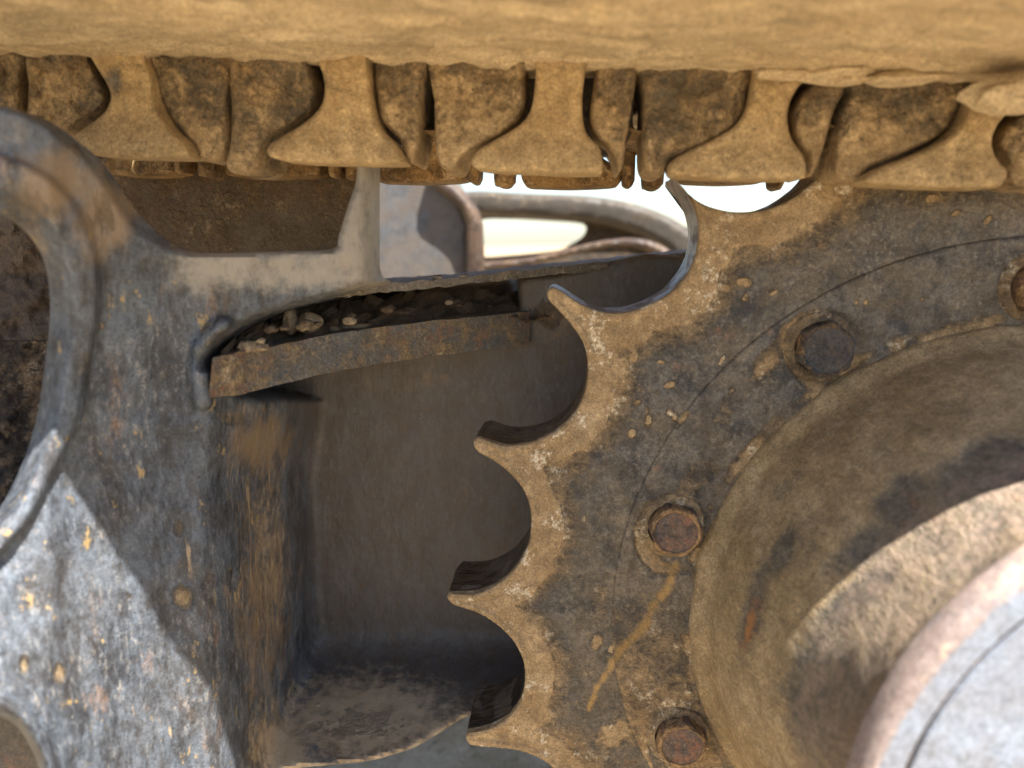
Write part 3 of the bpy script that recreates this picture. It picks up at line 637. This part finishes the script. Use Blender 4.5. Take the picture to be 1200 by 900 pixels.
for i, L in enumerate(links):
    pts = [q for k in ('Rb', 'anv', 'Lp') if L.get(k) for q in L[k]]
    cx = sum(p[0] for p in pts)/len(pts); E_ = empty('track_link', P(cx, 150, YL), L['lab'], 'track link', gname); LO.append(E_)
    if L.get('anv'):
        an = np.array(L['anv'], float); bot = an[:, 1].max()
        def mud_a_(px, py, d, bot=bot, cx=cx): return .10-.45*np.clip(1-np.hypot((px-cx+20)/16, (py-95)/22), 0, 1)*(1 if i in (1, 2, 5) else 0)
        slab('rail_face', shrink(L['anv'], 1.2), lambda px, py, bot=bot: YL-.006-.010*smooth01((py-(bot-55))/50), .034, M_LINK, E_, cell=2.5, bevel=.0045, brad=6, sm=3, mud=mud_a_, rough=.0018, rs=28, seed=i*3.)
    for k in ('Rb', 'Lp'):
        if L.get(k): slab('pin_boss', shrink(L[k], 1.6), (lambda px, py: YL+.006), .07, M_BLOCK, E_, cell=2.5, bevel=.009, brad=9, sm=3, rough=.0062, rs=38, seed=i*5.+(k == 'Rb'), mud=lambda px, py, d: .02+.10*np.clip((py-120)/60, 0, 1))
    if L.get('anv'):
        bx0 = min(p[0] for p in L['Rb'])+4; bx1 = max(p[0] for p in L['Lp'])-5; tb = max(p[1] for p in L['anv'])-22
        slab('backing_plate', [(bx0, 50), (bx1, 50), (bx1, tb-30), (bx1-14, tb), (bx0+14, tb), (bx0, tb-30)], YL+.052, .02, M_FDARK, E_, cell=5, sm=1)  # dark backing added behind the link so its gaps read as dark
# bushings between the two rows
for i, bx in enumerate([20, 255, 500, 748, 985]):
    c = P(bx+8, 120, YL+.05); 
    m_ = len(LO)
    V, Fc = [], []
    for k in range(28):
        a = 2*math.pi*k/28
        for yv in (YL+.03, YL+.24): V.append((c[0]+.03*math.cos(a), yv, c[2]+.03*math.sin(a)))
    for k in range(28): q = (k+1) % 28; Fc.append((2*k, 2*q, 2*q+1, 2*k+1))
    mesh_obj('bushing', V, Fc, M_FAR, LO[i])
# far row
YF = .93
far = [(122,205,205,[(211,195),(244,200)]),(263,378,207,[(392,200),(417,204)]),(434,549,213,[(556,207),(591,211)]),(613,729,219,[(737,211),(766,214)]),(800,905,214,[(912,214)])]
for i, (x0, x1, yb, nubs) in enumerate(far):
    E_ = empty('track_link', P((x0+x1)/2, 150, YF), ['far track link seen as a brown rail under the first near link','far track link under the second near link with a thin brown rail','far track link under the gap between second and third near links','far track link hanging lowest over the bright gap','far track link barely seen behind the top sprocket tooth'][i], 'track link', 'far row of track links behind the sprocket')
    poly = [(x0,yb-20),(x0,yb-6),(x0+6,yb-1),(x0+20,yb),((x0+x1)/2,yb+1),(x1-14,yb-1),(x1-3,yb-4),(x1,yb-12),(x1,yb-20),(x1-30,yb-45),(x1-34,yb-120),(x0+34,yb-120),(x0+30,yb-45)]
    slab('rail_face', poly, YF, .05, M_FAR, E_, cell=3, bevel=.006, brad=6, sm=3, rough=.002, rs=40, seed=i*2.)
    for j, (nx, ny) in enumerate(nubs):
        w_ = 12 if j else 7
        slab('lug', [(nx-w_,ny-60),(nx-w_,ny),(nx-w_*.7,ny+6),(nx-w_*.2,ny+8.5),(nx+w_*.4,ny+8),(nx+w_*.8,ny+3),(nx+w_,ny-5),(nx+w_,ny-60)], YF-.02, .03, M_FAR, E_, cell=2.5, bevel=.010, brad=9, sm=3, rough=.004, rs=60, seed=i+j*.3)

# ------------------------------------------------------------------ track shoes (seen from below)
pitch = .198; slope = -.0585
Zs = lambda X: .162+slope*(X+.053)
edgesX = [P(x, 80, YL)[0] for x in (-215, 24, 262, 503, 750, 1000, 1240, 1480)]
shoe_lab = ['track shoe plate beyond the left end of the row','mud-coated track shoe above the first full link from the left','mud-coated track shoe above the second full link','mud-coated track shoe above the third full link at the picture middle','mud-coated track shoe above the fourth full link','mud-coated track shoe above the right edge link','track shoe curling down beyond the right edge']
smudge = blobs([(930,26,60,9,.8),(1010,34,70,7,.6),(1160,42,40,8,.8),(1150,5,120,7,.6),(255,42,14,5,.6),(100,30,90,10,.3),(420,20,120,8,.25),(1175,75,40,16,.7)])
tint(M_SHOE, 'smudge', (.17, .14, .10), brk=(40, 1.6, .3, 1.1), amt=.75, st=(.4, 1, 1))
SUN_SLOTS = []                       # unseen slots added through the shoe plates so sun patches land on the far rails
for (px, py, hw) in ((148, 198, .017), (327, 198, .019)):
    q = P(px, py, .93); h_ = Zs(q[0])+.013-q[2]; SUN_SLOTS.append((q[0]+SUN_X/SUN_K*h_, q[1]-h_/SUN_K, hw))
for i in range(7):
    xa, xb = edgesX[i], edgesX[i+1]; nx, ny = 44, 90; V, Fc = [], []
    E_V = []
    for side in (0, 1):
        for a in range(nx+1):
            for b in range(ny+1):
                u = a/nx; X = xa-.004+(xb-xa+.008)*u; Yv = .475+.85*b/ny  # plates lengthened at the back, out of view, to shade the ground
                z = Zs(X)+.0008*(u-.5)+(.0 if side == 0 else .026)
                if side == 0:
                    z += .007*fbm((X*.35, Yv, 0), 14, 4, 1.) + .005*fbm((X*.6, Yv, 0), 55, 4, 2.)
                    z += .010*smooth01((.50-Yv)/.025)
                V.append((X, Yv, z))
    o_ = (nx+1)*(ny+1)
    for s_ in (0, 1):
        for a in range(nx):
            for b in range(ny):
                q = s_*o_+a*(ny+1)+b
                xm = xa-.004+(xb-xa+.008)*(a+.5)/nx; ym = .475+.85*(b+.5)/ny
                if any(abs(xm-hx) < hw and abs(ym-hy) < .018 for hx, hy, hw in SUN_SLOTS): continue
                Fc.append((q, q+ny+1, q+ny+2, q+1))
    for a in range(nx):
        for b in (0, ny): q = a*(ny+1)+b; Fc.append((q, q+ny+1, q+ny+1+o_, q+o_))
    for b in range(ny):
        for a in (0, nx): q = a*(ny+1)+b; Fc.append((q, q+1, q+1+o_, q+o_))
    SE = empty('track_shoe', ((xa+xb)/2, .82, Zs((xa+xb)/2)), shoe_lab[i], 'track shoe', 'row of track shoes above the links')
    Vn = np.array(V); q_ = Vn @ M; qx = 600+F*q_[:, 0]/q_[:, 2]; qy = 450+F*q_[:, 1]/q_[:, 2]
    mesh_obj('shoe_plate', V, Fc, M_SHOE, SE, sharp=60, attrs={'smudge': smudge(qx, qy)})
    for gx_ in (.15, .5, .85):      # grousers on the outer side
        X = xa+(xb-xa)*gx_; z = Zs(X)+.026; V = []
        for yv in (.48, 1.32):
            for dx, dz in ((-.012, 0), (-.006, .026), (.006, .026), (.012, 0)): V.append((X+dx, yv, z+dz))
        mesh_obj('grouser', V, [(0, 1, 2, 3), (4, 5, 6, 7), (0, 1, 5, 4), (1, 2, 6, 5), (2, 3, 7, 6), (3, 0, 4, 7)], M_SHOE, SE, smooth=False)
# mud lumps squeezed out where link tops meet the shoes
o = rock('mud_clod', 1192, 112, .66, .026, M_SHOE, 4.4, (1.6, 1.2, .62)); tag(o, 'rounded tan mud lump hanging under the shoe at the upper right corner', 'mud')
lumps = [(985,88,.70,.016,(2.4,1,.5)),(920,84,.70,.012,(2.2,1,.6)),(700,66,.70,.010,(3,1,.5)),(1060,92,.69,.014,(2.5,1,.45))]
for i, (px, py, Y, r, sq) in enumerate(lumps):
    tag(rock('mud_clod', px, py, Y, r, M_SHOE, i*1.7+.3, sq), ['flattened mud lump at the joint right of the fourth link neck','mud lump on the neck of the fourth full link','thin mud lump above the neck of the third full link','mud lump above the boss of the right edge link'][i], 'mud', 'mud lumps under the shoes')

# ------------------------------------------------------------------ beyond the opening
Yq = 2.4
OT = empty('opposite_track', P(660, 300, Yq), 'blurred far side track band arching over a dark interior', 'track')
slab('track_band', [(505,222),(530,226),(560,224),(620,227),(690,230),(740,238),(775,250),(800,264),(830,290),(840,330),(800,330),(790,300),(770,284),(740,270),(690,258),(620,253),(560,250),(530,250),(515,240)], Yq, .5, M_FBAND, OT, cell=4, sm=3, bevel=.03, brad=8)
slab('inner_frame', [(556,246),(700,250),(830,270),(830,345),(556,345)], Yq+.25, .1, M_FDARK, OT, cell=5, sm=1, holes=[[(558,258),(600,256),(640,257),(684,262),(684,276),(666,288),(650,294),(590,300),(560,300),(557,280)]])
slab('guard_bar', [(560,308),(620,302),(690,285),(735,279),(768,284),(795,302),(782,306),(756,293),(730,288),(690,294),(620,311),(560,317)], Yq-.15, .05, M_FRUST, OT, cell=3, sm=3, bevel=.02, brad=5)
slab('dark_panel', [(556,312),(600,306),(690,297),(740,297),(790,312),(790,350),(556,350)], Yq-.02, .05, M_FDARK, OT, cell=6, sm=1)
GP = slab('car_body_panel', [(400,180),(530,205),(546,230),(552,350),(400,350)], 1.9, .08, M_GREY, None, cell=6, sm=1, bevel=.01, brad=5)
tag(GP, 'flat blue-grey machine panel seen through the opening by the lug', 'panel')
RP = slab('rusty_post', [(500,200),(530,215),(549,235),(562,262),(562,345),(546,345),(546,262),(530,235),(505,218)], 1.86, .08, M_FRUST, None, cell=3, sm=2, bevel=.01, brad=5)
tag(RP, 'rusty curved post at the right edge of the blue-grey panel', 'post')

# ------------------------------------------------------------------ ground
n = 60; V = []; Fc = []
xs = np.sign(np.linspace(-1, 1, n+1))*np.abs(np.linspace(-1, 1, n+1))**3*600
for a in range(n+1):
    for b in range(n+1):
        V.append((xs[a], xs[b], -1.12+.02*fbm((xs[a], xs[b], 0), 1.1)))
for a in range(n):
    for b in range(n): q = a*(n+1)+b; Fc.append((q, q+n+1, q+n+2, q+1))
tag(mesh_obj('ground', V, Fc, M_GRD), kind='structure')
